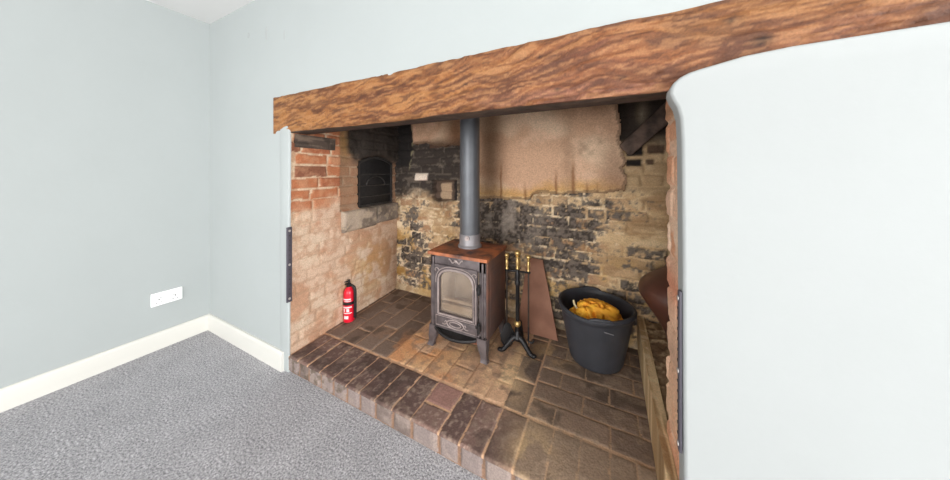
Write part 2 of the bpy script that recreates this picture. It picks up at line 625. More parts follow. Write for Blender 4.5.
wb_ = struct(panel('wall_hearth_back', (BX0, YB, ZH - .02), (1, 0, 0), (0, 0, 1), (0, -1, 0), 2.5, 2.12, .008, back_func, M_MASON, gain=1.15), 'sooty limewashed brick back wall of the fireplace')

# plaster on the upper back wall, as a coat with a broken edge
PX0, PZ0 = -1.80, 0.9


def plaster_mask(X, Z):
    n = (fbm(X * 12, Z * 12, 70, 5) - .5)
    lowR = np.interp(X, [-.95, -.86, -.50, -.46, -.38, -.30, -.14, .0, .10, .14], [1.0, .985, .995, 1.035, 1.05, 1.035, 1.055, 1.06, 1.07, 1.07])
    right = np.interp(Z, [1.0, 1.08, 1.15, 1.19, 1.25, 1.40, 1.48, 1.60, 1.7, 2.2], [.12, .125, .135, .115, .128, .105, .10, .075, .07, .07])
    lowL = np.interp(X, [-1.8, -1.65, -1.58, -1.40, -1.22, -1.05, -.95], [1.43, 1.42, 1.45, 1.445, 1.41, 1.42, 1.2])
    mR = np.minimum((Z - lowR) / .02, (right - X + (vnoise(X * 0 + 4.4, Z * 22, 72) - .5) * .03) / .02)
    mL = (Z - lowL) / .02
    mL = np.minimum(mL, (X + 1.60 - .035 * np.sin((Z - 1.25) * 7)) / .012)
    m = np.where(X > -.93, mR, mL) + n * 2.2
    return m


def plaster_func(u, v):
    X, Z = u + PX0, v + PZ0
    m = plaster_mask(X, Z)
    n1, n2, n3 = fbm(X * 6, Z * 6, 80, 5), fbm(X * 20, Z * 20, 85, 4), fbm(X * 2.2, Z * 3, 88, 3)
    hgt = np.where(m > 0, 0.016 + .004 * n1, -0.09) + (n2 - .5) * .003
    c = np.zeros(u.shape + (3,))
    c[:] = (202, 168, 140)
    c = mixc(c, (180, 142, 114), sstep(.42, .62, n1) * .7)
    c = mixc(c, (208, 182, 154), sstep(.52, .66, n3) * .7)
    # ochre lime line along the bottom, drips
    low = np.interp(X, [-.95, -.50, -.38, .1], [1.0, 1.0, 1.05, 1.07])
    c = mixc(c, (176, 132, 70), sstep(.12, .0, Z - low + (n2 - .5) * .08) * .75)
    c = mixc(c, (206, 184, 150), sstep(.035, .0, Z - low + (n2 - .5) * .05) * .5)
    for xd, w_, top in ((-.30, .008, 1.22), (-.19, .012, 1.30), (-.10, .007, 1.16), (-.71, .007, 1.28), (-.52, .010, 1.12), (-.04, .008, 1.13)):
        c = mixc(c, (112, 72, 44), np.exp(-((X - xd + (n2 - .5) * .01) / w_) ** 2) * sstep(top + .03, top - .12, Z) * .75)
    # smoke smudges
    c = mixc(c, (112, 90, 72), blob(X, Z, -.06, 1.36, .14, .05) * sstep(.35, .6, n1) * 1.0)
    c = mixc(c, (134, 104, 82), blob(X, Z, .06, 1.2, .10, .22) * .7)
    c = mixc(c, (142, 112, 88), blob(X, Z, -.22, 1.30, .04, .3) * .5)
    c = mixc(c, (104, 72, 50), blob(X, Z, -1.10, 1.52, .12, .22) * (.55 + .5 * n1))
    c = mixc(c, (88, 64, 46), blob(X, Z, -.80, 1.35, .10, .5) * .75)
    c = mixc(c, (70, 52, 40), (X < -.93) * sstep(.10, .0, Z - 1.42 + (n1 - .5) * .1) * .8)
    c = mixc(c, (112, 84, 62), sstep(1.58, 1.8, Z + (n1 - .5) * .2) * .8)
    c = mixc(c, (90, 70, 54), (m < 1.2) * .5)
    return hgt, c


panel('plaster_coat', (PX0, YB - .012, PZ0), (1, 0, 0), (0, 0, 1), (0, -1, 0), 2.0, 1.3, .008, plaster_func, M_MASON, wb_, back=.095)

# ------------------------------------------------------------------ fireplace left wall
LX0, LX1 = -1.70, -1.772
LU = Vector((LX1 - LX0, YB - (YW + .012), 0)).normalized()
LN = Vector((LU.y, -LU.x, 0))
LLEN = 1.03


def oven_arch(Y):
    t = np.clip((Y - 1.699) / .204, -1, 1)
    return 1.285 + .05 * (1 - t * t)


def left_func(u, v):
    Y, Z = u + YW + .012, v + ZH - .02
    rects = courses(0, LLEN, 0, 2.2, 0.0722, 0.225, 0.012, 4, 0.3)
    prof, ids = brickmap(u, v, rects, 131, 0.007, 0.006)
    nb = len(rects)
    r1, r2, r3 = (np.random.default_rng(15 + k).random(nb + 1) for k in range(3))
    R1, R2, R3 = r1[ids], r2[ids], r3[ids]
    isb = ids >= 0
    n1, n2, n3 = fbm(Y * 9, Z * 9, 140, 5), fbm(Y * 28, Z * 28, 150, 4), fbm(Y * 4, Z * 4, 160, 4)
    hgt = prof * .010 * (.6 + .7 * R2) * (1 - .6 * sstep(1.0, .85, Z)) + (n2 - .5) * .006
    c = np.zeros(u.shape + (3,))
    c[:] = (184, 112, 74)
    c = mixc(c, (160, 92, 62), (R1 > .6) * .8)
    c = mixc(c, (196, 130, 92), (R1 < .3) * .8)
    c = mixc(c, (112, 72, 56), (R3 > .85) * .7)
    c = mixc(c, (168, 122, 98), .22 + .2 * (n1 - .5))
    c = mixc(c, (196, 150, 116), sstep(.50, .66, n2) * .45)
    c = np.where(isb[..., None], c, mixc(np.full(c.shape, (196., 158., 128.)), (212, 186, 158), sstep(.4, .6, n2)))
    # flaking whitewash over the lower part
    wz = sstep(1.03, .86, Z + (n1 - .5) * .30 + (R2 - .5) * .12)
    wash = mixc(np.full(c.shape, (212., 184., 160.)), (194, 154, 126), sstep(.45, .6, n1))
    wash = mixc(wash, (222, 202, 178), sstep(.55, .68, n3) * .8)
    wash = mixc(wash, (180, 140, 112), sstep(.56, .68, n2) * .5)
    wash = mixc(wash, (176, 142, 114), (~isb) * .40)
    c = c * (1 - (wz * .92)[..., None]) + wash * (wz * .92)[..., None]
    c = mixc(c, (186, 140, 78), blob(Y, Z, 1.62, .42, .22, .2) * sstep(.42, .6, n1) * .5)
    # pale worn masonry between the red brick and the oven
    mid = sstep(1.29, 1.315, Y + (n1 - .5) * .03) * sstep(.9, .93, Z)
    c = mixc(c, (150, 122, 98), mid * (.55 + .3 * n1))
    hgt = hgt - mid * .03
    c = mixc(c, (150, 116, 70), blob(Y, Z, 1.36, 1.42, .06, .12) * .8)
    # smoke blackened hood of masonry above the oven
    arch = oven_arch(Y)
    hood = sstep(1.36, 1.42, Y + (n1 - .5) * .06) * sstep(-.01, .03, Z - np.where(Y > 1.49, arch, 1.33) + (n2 - .5) * .02)
    c = mixc(c, (46, 41, 38), hood * .95)
    c = mixc(c, (92, 80, 62), hood * sstep(.58, .7, n2) * .55)
    hgt = hgt + hood * (.045 * sstep(1.36, 1.7, Y) + (n1 - .5) * .05)
    c = mixc(c, (60, 52, 46), sstep(1.40, 1.46, Y) * sstep(1.22, 1.32, Z + (n1 - .5) * .1) * .8)
    # oven mouth
    ov = sstep(1.485, 1.492, Y) * sstep(1.913, 1.906, Y) * sstep(.90, .908, Z) * sstep(.004, -.004, Z - arch)
    hgt = np.where(ov > .5, -.055, hgt)
    c = mixc(c, (34, 30, 29), ov)
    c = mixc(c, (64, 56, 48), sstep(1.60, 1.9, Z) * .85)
    return hgt, c


wl_ = struct(panel('wall_hearth_left', (LX0, YW + .012, ZH - .02), LU, (0, 0, 1), LN, LLEN, 2.12, .007, left_func, M_MASON, back=.10, gain=.88), 'red and whitewashed brick left wall of the fireplace')


def on_left(Y, dn=0.0):
    """point of the left wall plane at depth Y, dn in front of it"""
    u = (Y - YW - .012) / LU.y
    return Vector((LX0, YW + .012, 0)) + LU * u + LN * dn


# ------------------------------------------------------------------ right recess and jamb
def recess_func(u, v):
    n1, n2 = fbm(u * 9, v * 9, 240, 5), fbm(u * 26, v * 26, 250, 4)
    rects = courses(0, 1.0, 0, 2.2, 0.0722, 0.225, 0.012, 9, 0.3)
    prof, ids = brickmap(u, v, rects, 231)
    c = np.zeros(u.shape + (3,))
    c[:] = (140, 112, 84)
    c = mixc(c, (176, 152, 118), sstep(.45, .6, n1) * .7)
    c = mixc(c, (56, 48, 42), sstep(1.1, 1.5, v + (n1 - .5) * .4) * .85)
    return prof * .01 + (n2 - .5) * .005, c


struct(panel('wall_hearth_right', (.66, YW + .05, 0), (0, 1, 0), (0, 0, 1), (-1, 0, 0), 1.03, 2.2, .016, recess_func, M_MASON), 'brick right wall of the fireplace recess')


def jamb_func(u, v):
    Y, Z = u + .915, v
    rects = courses(0, .25, 0, 1.5, 0.115, 0.26, 0.014, 3, 0.2)
    prof, ids = brickmap(u, v, rects, 331, .01, .01)
    r1 = np.random.default_rng(44).random(len(rects) + 1)[ids]
    n1, n2 = fbm(Y * 9 + 3, Z * 9, 340, 5), fbm(Y * 28, Z * 28, 350, 4)
    c = np.zeros(u.shape + (3,))
    c[:] = (186, 122, 86)
    c = mixc(c, (206, 176, 152), ((r1 > .35) & (Z < 1.3)) * .85)
    c = mixc(c, (200, 176, 152), (ids < 0) * .85)
    c = mixc(c, (206, 164, 134), sstep(1.25, 1.05, Z) * sstep(.35, .55, n1) * .8)
    c = mixc(c, (214, 196, 174), blob(Y, Z, 1.0, 1.0, .3, .16) * sstep(.42, .56, n1) * .9)
    c = mixc(c, (176, 96, 68), blob(Y, Z, 1.05, .83, .3, .06) * .9)
    c = mixc(c, (146, 116, 98), blob(Y, Z, 1.05, .62, .1, .06) * .7)
    c = mixc(c, (198, 166, 128), sstep(.6, .35, Z) * sstep(.4, .6, n1) * .7)
    c = mixc(c, (120, 88, 56), blob(Y, Z, 1.0, 1.40, .3, .02) * .8)
    c = mixc(c, (206, 172, 148), .30 + .3 * n1)
    return prof * .008 + (n2 - .5) * .008, c


def jamb_warp(u, v):
    w = (fbm(u * 0 + 2.2, v * 9, 360, 4) - .5) * .05 + (vnoise(u * 0 + 1.1, v * 30, 365) - .5) * .02
    return u + w * (u / .215) ** 2, v


struct(panel('wall_jamb', (.206, .915, 0), (0, 1, 0), (0, 0, 1), (-1, 0, 0), .215, 1.46, .006, jamb_func, M_MASON, back=.46, warp=jamb_warp), 'bare brick jamb beside the white pier')

# chimney throat: inside face of the beam wall and the dark roof of the flue
bm = bmesh.new()
box(bm, (-1.9, 1.052, 1.66), (.75, 1.10, 2.3))
box(bm, (-1.9, 1.02, 2.2), (.75, 2.05, 2.3))
struct(obj('trim_1', bm, M_SOOT, smooth=False), 'sooty chimney throat above the fire')

# ------------------------------------------------------------------ hearth
HX0, HX1, HY0 = -1.70, 0.19, YW - .002


def hearth_func(u, v):
    X, Y = u + HX0, v + HY0
    rects, tone = [], []
    r = random.Random(12)

    def add(x0, x1, y0, y1, t, m=.0042):
        rects.append((x0 - HX0 + m, y0 - HY0 + m, x1 - HX0 - m, y1 - HY0 - m))
        tone.append(t)
    # header row along the front: the joints measured along the edge
    xs = [-1.69, -1.6, -1.512, -1.405, -1.30, -1.195, -1.10, -.995, -.885, -.775, -.63, -.53, -.42, -.303, -.19, -.085, .02, .11, .20]
    for i, (a, b) in enumerate(zip(xs, xs[1:])):
        t = 0 if b < -.29 else 1
        if i == 9:
            add(a, b, YW - .02, 1.035, t)
            add(a, b, 1.04, 1.166, 6)
        else:
            add(a, b, YW - .02, 1.166, t)
    # left field: long bricks running to the back
    x = -1.80
    k = 0
    while x < -.47:
        w_ = r.uniform(.122, .136)
        y = 1.172 - (0.0 if k % 2 else .11)
        while y < 1.95:
            l_ = .25 * r.uniform(.95, 1.04)
            add(x, min(x + w_, -.43), max(y, 1.172), y + l_, 2 if x + (y - 1.17) * .15 < -1.18 else 3)
            y += l_
        x += w_
        k += 1
    # one column of dark bricks, then bricks laid the other way
    y = 1.172
    while y < 1.95:
        add(-.43, -.318, y, y + .19, 4)
        y += .19
    y, k = 1.172, 0
    while y < 1.95:
        xx = -.315 - (.0 if k % 2 else .11)
        while xx < .2:
            add(max(xx, -.315), min(xx + .225, .21), y, y + .112, 5)
            xx += .225
        y += .112
        k += 1
    prof, ids = brickmap(u, v, rects, 431, .006, .0028)
    nb = len(rects)
    tn = np.array(tone + [-1])[ids]
    r1, r2 = (np.random.default_rng(75 + q).random(nb + 1) for q in range(2))
    R1, R2 = r1[ids], r2[ids]
    n1, n2, n3 = fbm(X * 9, Y * 9, 440, 5), fbm(X * 30, Y * 30, 450, 4), fbm(X * 5, Y * 5, 460, 4)
    hgt = prof * .0035 * (.7 + .5 * R2) + (n2 - .5) * .003 - (R1 - .5) * .002
    pal = {0: ((110, 87, 79), (84, 66, 61)), 1: ((158, 134, 112), (124, 105, 88)), 2: ((120, 102, 90), (98, 82, 72)), 3: ((188, 152, 122), (160, 126, 100)),
           4: ((98, 83, 73), (86, 72, 63)), 5: ((130, 109, 93), (104, 87, 75)), 6: ((140, 106, 96), (128, 96, 88))}
    c = np.zeros(u.shape + (3,))
    for t, (a, b) in pal.items():
        m = tn == t
        cc = mixc(np.full(c.shape, a, float), b, R1)
        c = np.where(m[..., None], cc, c)
    mort = mixc(np.full(c.shape, (190., 152., 124.)), (160, 128, 100), n2)
    n4 = fbm(X * 70, Y * 70, 470, 3)
    mort = mixc(mort, (136, 102, 76), sstep(1.17, 1.19, Y) * sstep(-1.2, -1.1, X) * sstep(-.5, -.6, X) * .6)
    mort = mixc(mort, (134, 112, 88), sstep(-.35, -.2, X) * .5)
    mort = mixc(mort, (128, 108, 90), sstep(-.9, -1.2, X) * sstep(1.16, 1.2, Y) * .6)
    c = np.where((tn < 0)[..., None], mort, c)
    # ash, rust and dust spreading over the bricks
    c = mixc(c, (206, 174, 132), (tn == 3) * sstep(.5, .64, n1) * .55)
    c = mixc(c, (132, 98, 76), (tn == 3) * sstep(.54, .68, n2) * .35)
    c = mixc(c, (178, 112, 72), (tn == 3) * sstep(.55, .66, n3) * .4)
    c = mixc(c, (152, 134, 120), (tn == 0) * sstep(.56, .68, n4) * .5)
    c = mixc(c, (60, 48, 44), (tn == 0) * sstep(.5, .64, n1) * .5)
    c = mixc(c, (176, 116, 72), blob(X, Y, -1.05, 1.33, .25, .12) * sstep(.42, .6, n1) * .7)
    c = mixc(c, (218, 184, 142), blob(X, Y, -.47, 1.32, .15, .16) * sstep(.40, .56, n1) * .8)
    c = mixc(c, (176, 144, 104), blob(X, Y, -.30, 1.64, .14, .14) * sstep(.35, .55, n1) * .75)
    c = mixc(c, (172, 146, 110), blob(X, Y, -.27, 1.03, .09, .12) * sstep(.42, .55, n1) * .8)
    c = mixc(c, (140, 118, 96), sstep(-.3, -.2, X) * sstep(.54, .66, n2) * .45)
    c = mixc(c, (126, 110, 96), sstep(.56, .7, n2) * .35)
    c = mixc(c, (66, 56, 48), sstep(.56, .68, n1) * ((tn == 2) | (tn == 5)) * .5)
    c = mixc(c, (168, 144, 116), sstep(1.90, 1.94, Y + (n1 - .5) * .06) * .7)
    # rounded nosing at the front
    fy = np.clip((v) / .012, 0, 1)
    hgt = hgt - .007 * (1 - np.sqrt(1 - (1 - fy) ** 2))
    return hgt, c


hearth = thing('hearth', 'raised brick hearth with dark worn front row, filling the fireplace floor', 'hearth', (0, 0, 0))
panel('hearth_paving', (HX0, HY0, ZH), (1, 0, 0), (0, 1, 0), (0, 0, 1), HX1 - HX0, .985, .005, hearth_func, M_MASON, hearth, back=.006, warp=lambda u, v: (u - .075 * v * np.clip(1 - u / .6, 0, 1), v))


def front_func(u, v):
    X, Z = u - 1.70, v
    xs = [-1.72, -1.6, -1.512, -1.405, -1.30, -1.195, -1.10, -.995, -.885, -.775, -.63, -.53, -.42, -.303, -.19, -.085, .02, .11, .22]
    rects = [(a + 1.70 + .007, .006, b + 1.70 - .007, .12) for a, b in zip(xs, xs[1:])]
    prof, ids = brickmap(u, v, rects, 531, .012, .004)
    r1 = np.random.default_rng(95).random(len(rects) + 1)[ids]
    n1, n2 = fbm(X * 11, Z * 11, 540, 5), fbm(X * 34, Z * 34, 550, 4)
    c = np.zeros(u.shape + (3,))
    c[:] = (156, 140, 134)
    c = mixc(c, (124, 108, 100), (r1 > .6) * .8)
    c = mixc(c, (174, 156, 146), sstep(.45, .62, n1) * .7)
    c = mixc(c, (96, 82, 66), (X < -1.2) * sstep(.45, .6, n2) * .55)
    c = mixc(c, (88, 70, 62), sstep(.090, .096, Z + (n2 - .5) * .01) * .5)
    c = np.where((ids < 0)[..., None], mixc(np.full(c.shape, (186., 146., 122.)), (150, 122, 100), n2), c)
    return prof * .012 + (n2 - .5) * .003, c


panel('hearth_front', (-1.70, YW + .012, 0), (1, 0, 0), (0, 0, 1), (0, -1, 0), 1.9, .095, .004, front_func, M_MASON, hearth, back=.05, gain=.68)

# raised rubble seat on the right, with its timber edging
def seat_func(u, v):
    n1, n2 = fbm(u * 14, v * 14, 640, 5), fbm(u * 40, v * 40, 650, 4)
    c = np.zeros(u.shape + (3,))
    c[:] = (146, 122, 94)
    c = mixc(c, (112, 88, 66), sstep(.45, .6, n1) * .8)
    c = mixc(c, (192, 168, 134), sstep(.56, .66, n2) * .7)
    return (n1 - .5) * .03 + (n2 - .5) * .01, c


struct(panel('trim_2', (.19, YW, .285), (1, 0, 0), (0, 1, 0), (0, 0, 1), .47, 1.01, .009, seat_func, M_MASON, back=.27), 'raised rubble ledge at the right side of the fireplace')


def kerb_func(u, v):
    n1, n2 = fbm(u * 4, v * 60, 740, 4), fbm(u * 30, v * 30, 750, 4)
    c = np.zeros(u.shape + (3,))
    c[:] = (214, 186, 144)
    c = mixc(c, (160, 124, 84), sstep(.48, .64, n1) * .6)
    c = mixc(c, (226, 204, 166), sstep(.54, .66, n2) * .6)
    c = mixc(c, (118, 90, 60), sstep(.35, .1, u) * sstep(.4, .6, n1) * .6)
    return (n1 - .5) * .006, c


kerb = thing('timber_edging', 'long pale rough timber edging the raised ledge right of the black bucket', 'timber', (0, 0, 0))
panel('edging_top', (.166, YW + .005, .298), (0.02, 1, 0), (1, 0, 0), (0, 0, 1), 1.0, .036, .006, kerb_func, M_WOOD, kerb, back=.19, gain=1.15)

# ------------------------------------------------------------------ mantel beam
def beam_face(u, v):
    X, Z = u - 1.845, v + 1.437
    # adzed, wavy grain: sweep the grain lines with a low frequency warp
    w = fbm(X * 2.6, Z * 5, 840, 4) * .16 + fbm(X * 9, Z * 16, 845, 3) * .035
    g = fbm(X * 2.2, (Z + w) * 46, 850, 3)
    g2 = fbm(X * 5 + 9, (Z + w * 1.3) * 110, 860, 3)
    n1, n2 = fbm(X * 5, Z * 9, 870, 4), fbm(X * 28, Z * 50, 880, 4)
    c = np.zeros(u.shape + (3,))
    c[:] = (178, 114, 62)
    c = mixc(c, (126, 74, 42), sstep(.46, .62, g) * .85)
    c = mixc(c, (206, 148, 92), sstep(.54, .42, g2) * .55)
    c = mixc(c, (206, 146, 80), sstep(-1.2, -1.75, X + (n1 - .5) * .4) * .35)
    red = sstep(-.7, .1, X + (n1 - .5) * .6)
    c = mixc(c, (134, 78, 58), red * (.30 + .25 * n1))
    c = mixc(c, (96, 60, 44), red * sstep(.50, .63, fbm(X * 6, Z * 12, 890, 4)) * .6)
    c = mixc(c, (196, 136, 116), red * sstep(.60, .52, g2) * sstep(.06, .03, Z - 1.437) * .5)
    c = mixc(c, (170, 118, 62), sstep(.0, .3, X) * sstep(1.52, 1.6, Z) * .45)
    for kx, kz, rr in ((.05, 1.49, .012), (-.14, 1.475, .008), (-.49, 1.545, .007), (.30, 1.60, .010), (-.2, 1.6, .006), (.36, 1.535, .018)):
        c = mixc(c, (44, 28, 20), blob(X, Z, kx, kz, rr, rr * .6))
    c = mixc(c, (120, 78, 48), sstep(.014, .004, 1.655 - Z + (n2 - .5) * .012) * .4)
    c = mixc(c, (92, 56, 36), blob(X, Z, .2, 1.47, .1, .015) * .6)
    rip = fbm(X * 9 + Z * 16, Z * 70 - X * 11 + w * 40, 900, 3)
    rip2 = fbm(X * 18 - Z * 14, Z * 130 - X * 14 + w * 80, 905, 3)
    c = mixc(c, (112, 66, 40), sstep(.52, .66, rip) * .45)
    c = mixc(c, (222, 164, 112), sstep(.46, .36, rip2) * .45)
    c = mixc(c, (92, 54, 36), sstep(.58, .70, rip2) * .5)
    hgt = (g - .5) * .012 - (rip - .5) * .014 + (n1 - .5) * .016 + (n2 - .5) * .004
    hgt = hgt - .012 * sstep(.02, .0, v) - .004 * sstep(.022, .0, .222 - v)
    return hgt * sstep(.0, .03, u) - .004 * sstep(.02, .0, u), c


def beam_warp(u, v):
    t = v / .222
    top = (fbm(u * 3, u * 0 + 3.3, 895, 4) - .5) * .012 + (u > 0) * .0
    bot = (fbm(u * 4, u * 0 + 8.3, 897, 4) - .5) * .016
    return u, v + top * t + bot * (1 - t)


beam = thing('mantel_beam', 'long rough hewn brown oak beam spanning the fireplace opening', 'beam', (0, 0, 0))
panel('beam_face', (-1.845, .922, 1.437), (1, 0, 0), (0, 0, 1), (0, -1, 0), 3.0, .222, .006, beam_face, M_WOOD, beam, back=.02, warp=beam_warp, gain=.54)
bm = bmesh.new()
box(bm, (-1.843, .94, 1.437), (1.153, 1.05, 1.622), .006)
obj('beam_core', bm, mat('dark_oak_core', L4(70, 52, 40), .85, noise=.35, nscale=18, bump=.5, bscale=30), beam)  # darker oak for the core and underside

# dark bearer under the beam's left end, and the brace in the right back corner
def bearer_f(u, v):
    n1, n2 = fbm(u * 6, v * 60, 940, 4), fbm(u * 30, v * 30, 950, 4)
    c = np.zeros(u.shape + (3,))
    c[:] = (74, 62, 54)
    c = mixc(c, (112, 96, 82), sstep(.5, .64, n1) * .7)
    c = mixc(c, (48, 40, 36), sstep(.5, .64, n2) * .6)
    return (n1 - .5) * .01, c


p = on_left(.965, .012)
tag(panel('timber_bearer', (p.x, p.y, 1.352), LU, (0, 0, 1), LN, .285, .082, .007, bearer_f, M_WOOD, back=.08), 'short dark timber pad under the left end of the oak beam', 'timber')
bm = bmesh.new()
a, b = Vector((.115, YB - .035, 1.335)), Vector((.41, YB - .085, 1.63))
ax = (b - a).normalized()
Mb = Matrix.Translation(a) @ Matrix.Rotation(-math.atan2(ax.z, ax.x), 4, 'Y') @ Matrix.Rotation(math.radians(-6), 4, 'Z')
box(bm, (0, -.04, -.05), ((b - a).length, .045, .045), .014, 2, Mb)
for v_ in bm.verts:
    v_.co += Vector((0, 0, .012 * math.sin(v_.co.x * 40))) * .4
tag(obj('timber_brace', bm, mat('charred_timber', L4(86, 69, 59), .85, noise=.45, nscale=16, bump=.5, bscale=35)), 'charred diagonal timber brace in the right back corner under the beam', 'timber')

# ------------------------------------------------------------------ bread oven ledge and door
M_STONE = vmat('grey_ledge_stone')


def stone_f(seed):
    def f(u, v):
        n1, n2 = fbm(u * 10 + seed, v * 10, 1040, 5), fbm(u * 34 + seed, v * 34, 1050, 4)
        c = np.zeros(u.shape + (3,))
        c[:] = (150, 134, 118) if seed < 5 else (116, 104, 94)
        c = mixc(c, (84, 74, 66), sstep(.45, .6, n1) * .7)
        c = mixc(c, (158, 142, 120), sstep(.56, .68, n2) * .6)
        e = np.minimum(np.minimum(u, u.max() - u), np.minimum(v, v.max() - v))
        return (n1 - .5) * .02 - .012 * sstep(.014, 0, e), c
    return f


for (y0, y1, z0, z1, sd, lab) in ((1.305, 1.638, .755, .908, 2, 'pale grey worn stone in the oven ledge, nearer the room'), (1.642, 1.925, .765, .912, 9, 'darker grey stone of the oven ledge, beside the back corner')):
    p = on_left(y0, .038)
    tag(panel('ledge_stone', (p.x, p.y, z0), LU, (0, 0, 1), LN, y1 - y0, z1 - z0, .007, stone_f(sd), M_STONE, back=.085), lab, 'stone')

M_IRON = mat('black_cast_iron', L4(40, 38, 38), .55, metal=.4, noise=.25, nscale=30, bump=.15, bscale=60)
M_IRON_EDGE = mat('worn_iron', L4(64, 60, 58), .5, metal=.4, noise=.3, nscale=40)
p = on_left(1.699, -.05)
door = thing('oven_door', 'black arched iron bread oven door above the stone ledge', 'door', (p.x, p.y, .912))
door.rotation_euler = (0, 0, math.atan2(LU.y, LU.x))     # local x along the wall, local -y faces the room


def arch_outline(hw, h0, rise, n=14, inset=0):
    hw -= inset
    pts = [(-hw, inset), (hw, inset)]
    for k in range(n + 1):
        t = 1 - 2 * k / n
        pts.append((hw * t, h0 + rise * (1 - t * t) - inset))
    return pts


bm = bmesh.new()
prism(bm, arch_outline(.198, .365, .05), .02, Matrix.Translation((0, -.012, 0)), .004)
obj('door_plate', bm, M_IRON, door)
bm = bmesh.new()
o_, i_ = arch_outline(.203, .368, .05), arch_outline(.203, .368, .05, inset=.016)
va = [bm.verts.new((x, -.024, z)) for x, z in o_]
vb = [bm.verts.new((x, -.024, z)) for x, z in i_]
vc = [bm.verts.new((x, -.008, z)) for x, z in o_]
vd = [bm.verts.new((x, -.008, z)) for x, z in i_]
n_ = len(o_)
for k in range(n_):
    q = (k + 1) % n_
    bm.faces.new((va[k], va[q], vb[q], vb[k]))
    bm.faces.new((va[k], vc[k], vc[q], va[q]))
    bm.faces.new((vb[k], vb[q], vd[q], vd[k]))
obj('door_frame', bm, M_IRON_EDGE, door)
bm = bmesh.new()
tube(bm, [(.11 * math.cos(t), -.016, .175 + .075 * math.sin(t)) for t in np.linspace(0, math.pi, 17)], .006, 8)
for z in (.085, .175, .27):
    cyl(bm, (-.175, -.014, z), (.175, -.014, z), .0055, seg=8)
obj('door_ribs', bm, M_IRON_EDGE, door)

# ------------------------------------------------------------------ double socket, fixing strips
def srect(x0, x1, z0, z1):
    return [(x0, z0), (x1, z0), (x1, z1), (x0, z1)]


sk = thing('wall_socket', 'white double plug socket low on the left wall', 'socket', (XL, .7095, .295))
bm = bmesh.new()
box(bm, (0, -.0735, 0), (.011, .0735, .087), .004, 3)
obj('face_plate', bm, M_PLASTIC_W, sk)
for s in (-1, 1):
    bm = bmesh.new()
    box(bm, (.009, s * .045 - .006, .056), (.016, s * .045 + .006, .078), .002)
    obj('switch', bm, M_PLASTIC_W, sk)
    bm = bmesh.new()
    box(bm, (.0095, s * .038 - .003, .036), (.0118, s * .038 + .003, .045))
    for q in (-1, 1):
        box(bm, (.0095, s * .038 + q * .011 - .004, .018), (.0118, s * .038 + q * .011 + .004, .022))
    obj('pin_holes', bm, M_DARK, sk)
for q in (-1, 1):
    bm = bmesh.new()
    cyl(bm, (.009, q * .030, .05), (.012, q * .030, .05), .003, seg=10)
    obj('screw', bm, M_DARK, sk)

M_STRIP = mat('dark_strip', L4(70, 66, 74), .5)
M_SCREW = mat('pale_screw', L4(190, 184, 180), .4, metal=.5)
for nm, x, y0, dirx, lab in (('l', -1.690, .914, 1, 'dark slotted strip screwed to the left plaster edge of the fireplace'), ('r', .194, .90, -1, 'dark slim strip screwed to the brick jamb beside the white pier')):
    st = thing('fixing_strip', lab, 'strip', (x, y0, .425))
    bm = bmesh.new()
    wd = .032 if dirx > 0 else .018
    box(bm, (0 if dirx > 0 else -.009, 0, 0), (.009 if dirx > 0 else 0, wd, .447), .0042, 3)
    obj('strip', bm, M_STRIP, st)
    for k in range(15):
        z = .022 + k * .0288
        bm = bmesh.new()
        big = k in (0, 7, 14)
        cyl(bm, (dirx * .008, wd / 2, z), (dirx * .0105, wd / 2, z), .007 if big else .004, seg=10)
        obj('screw_head' if big else 'slot', bm, M_SCREW if big else M_IRON_EDGE, st)

# ------------------------------------------------------------------ wood stove
M_STOVE = mat('worn_grey_cast_iron', L4(110, 100, 100), .5, metal=.3, noise=.0, nscale=14, color2=L4(78, 69, 69), bump=.12, bscale=70)
M_RUST = mat('rusty_iron_top', L4(88, 62, 54), .6, metal=.2, nscale=11, color2=L4(196, 118, 76), bump=.2, bscale=60)
M_RUSTS = mat('rust_stained_side', L4(100, 80, 74), .6, metal=.2, nscale=7, color2=L4(132, 92, 76), bump=.15, bscale=60)
M_LIGHTIRON = mat('polished_worn_iron', L4(164, 150, 146), .42, metal=.45, noise=.15, nscale=30)
M_FIREBRICK = mat('firebrick', L4(235, 220, 200), .9, noise=.1, nscale=12, bump=.3, bscale=40)
M_LOG = mat('grey_ash', L4(176, 160, 146), .95, noise=.25, nscale=18, bump=.4, bscale=40)


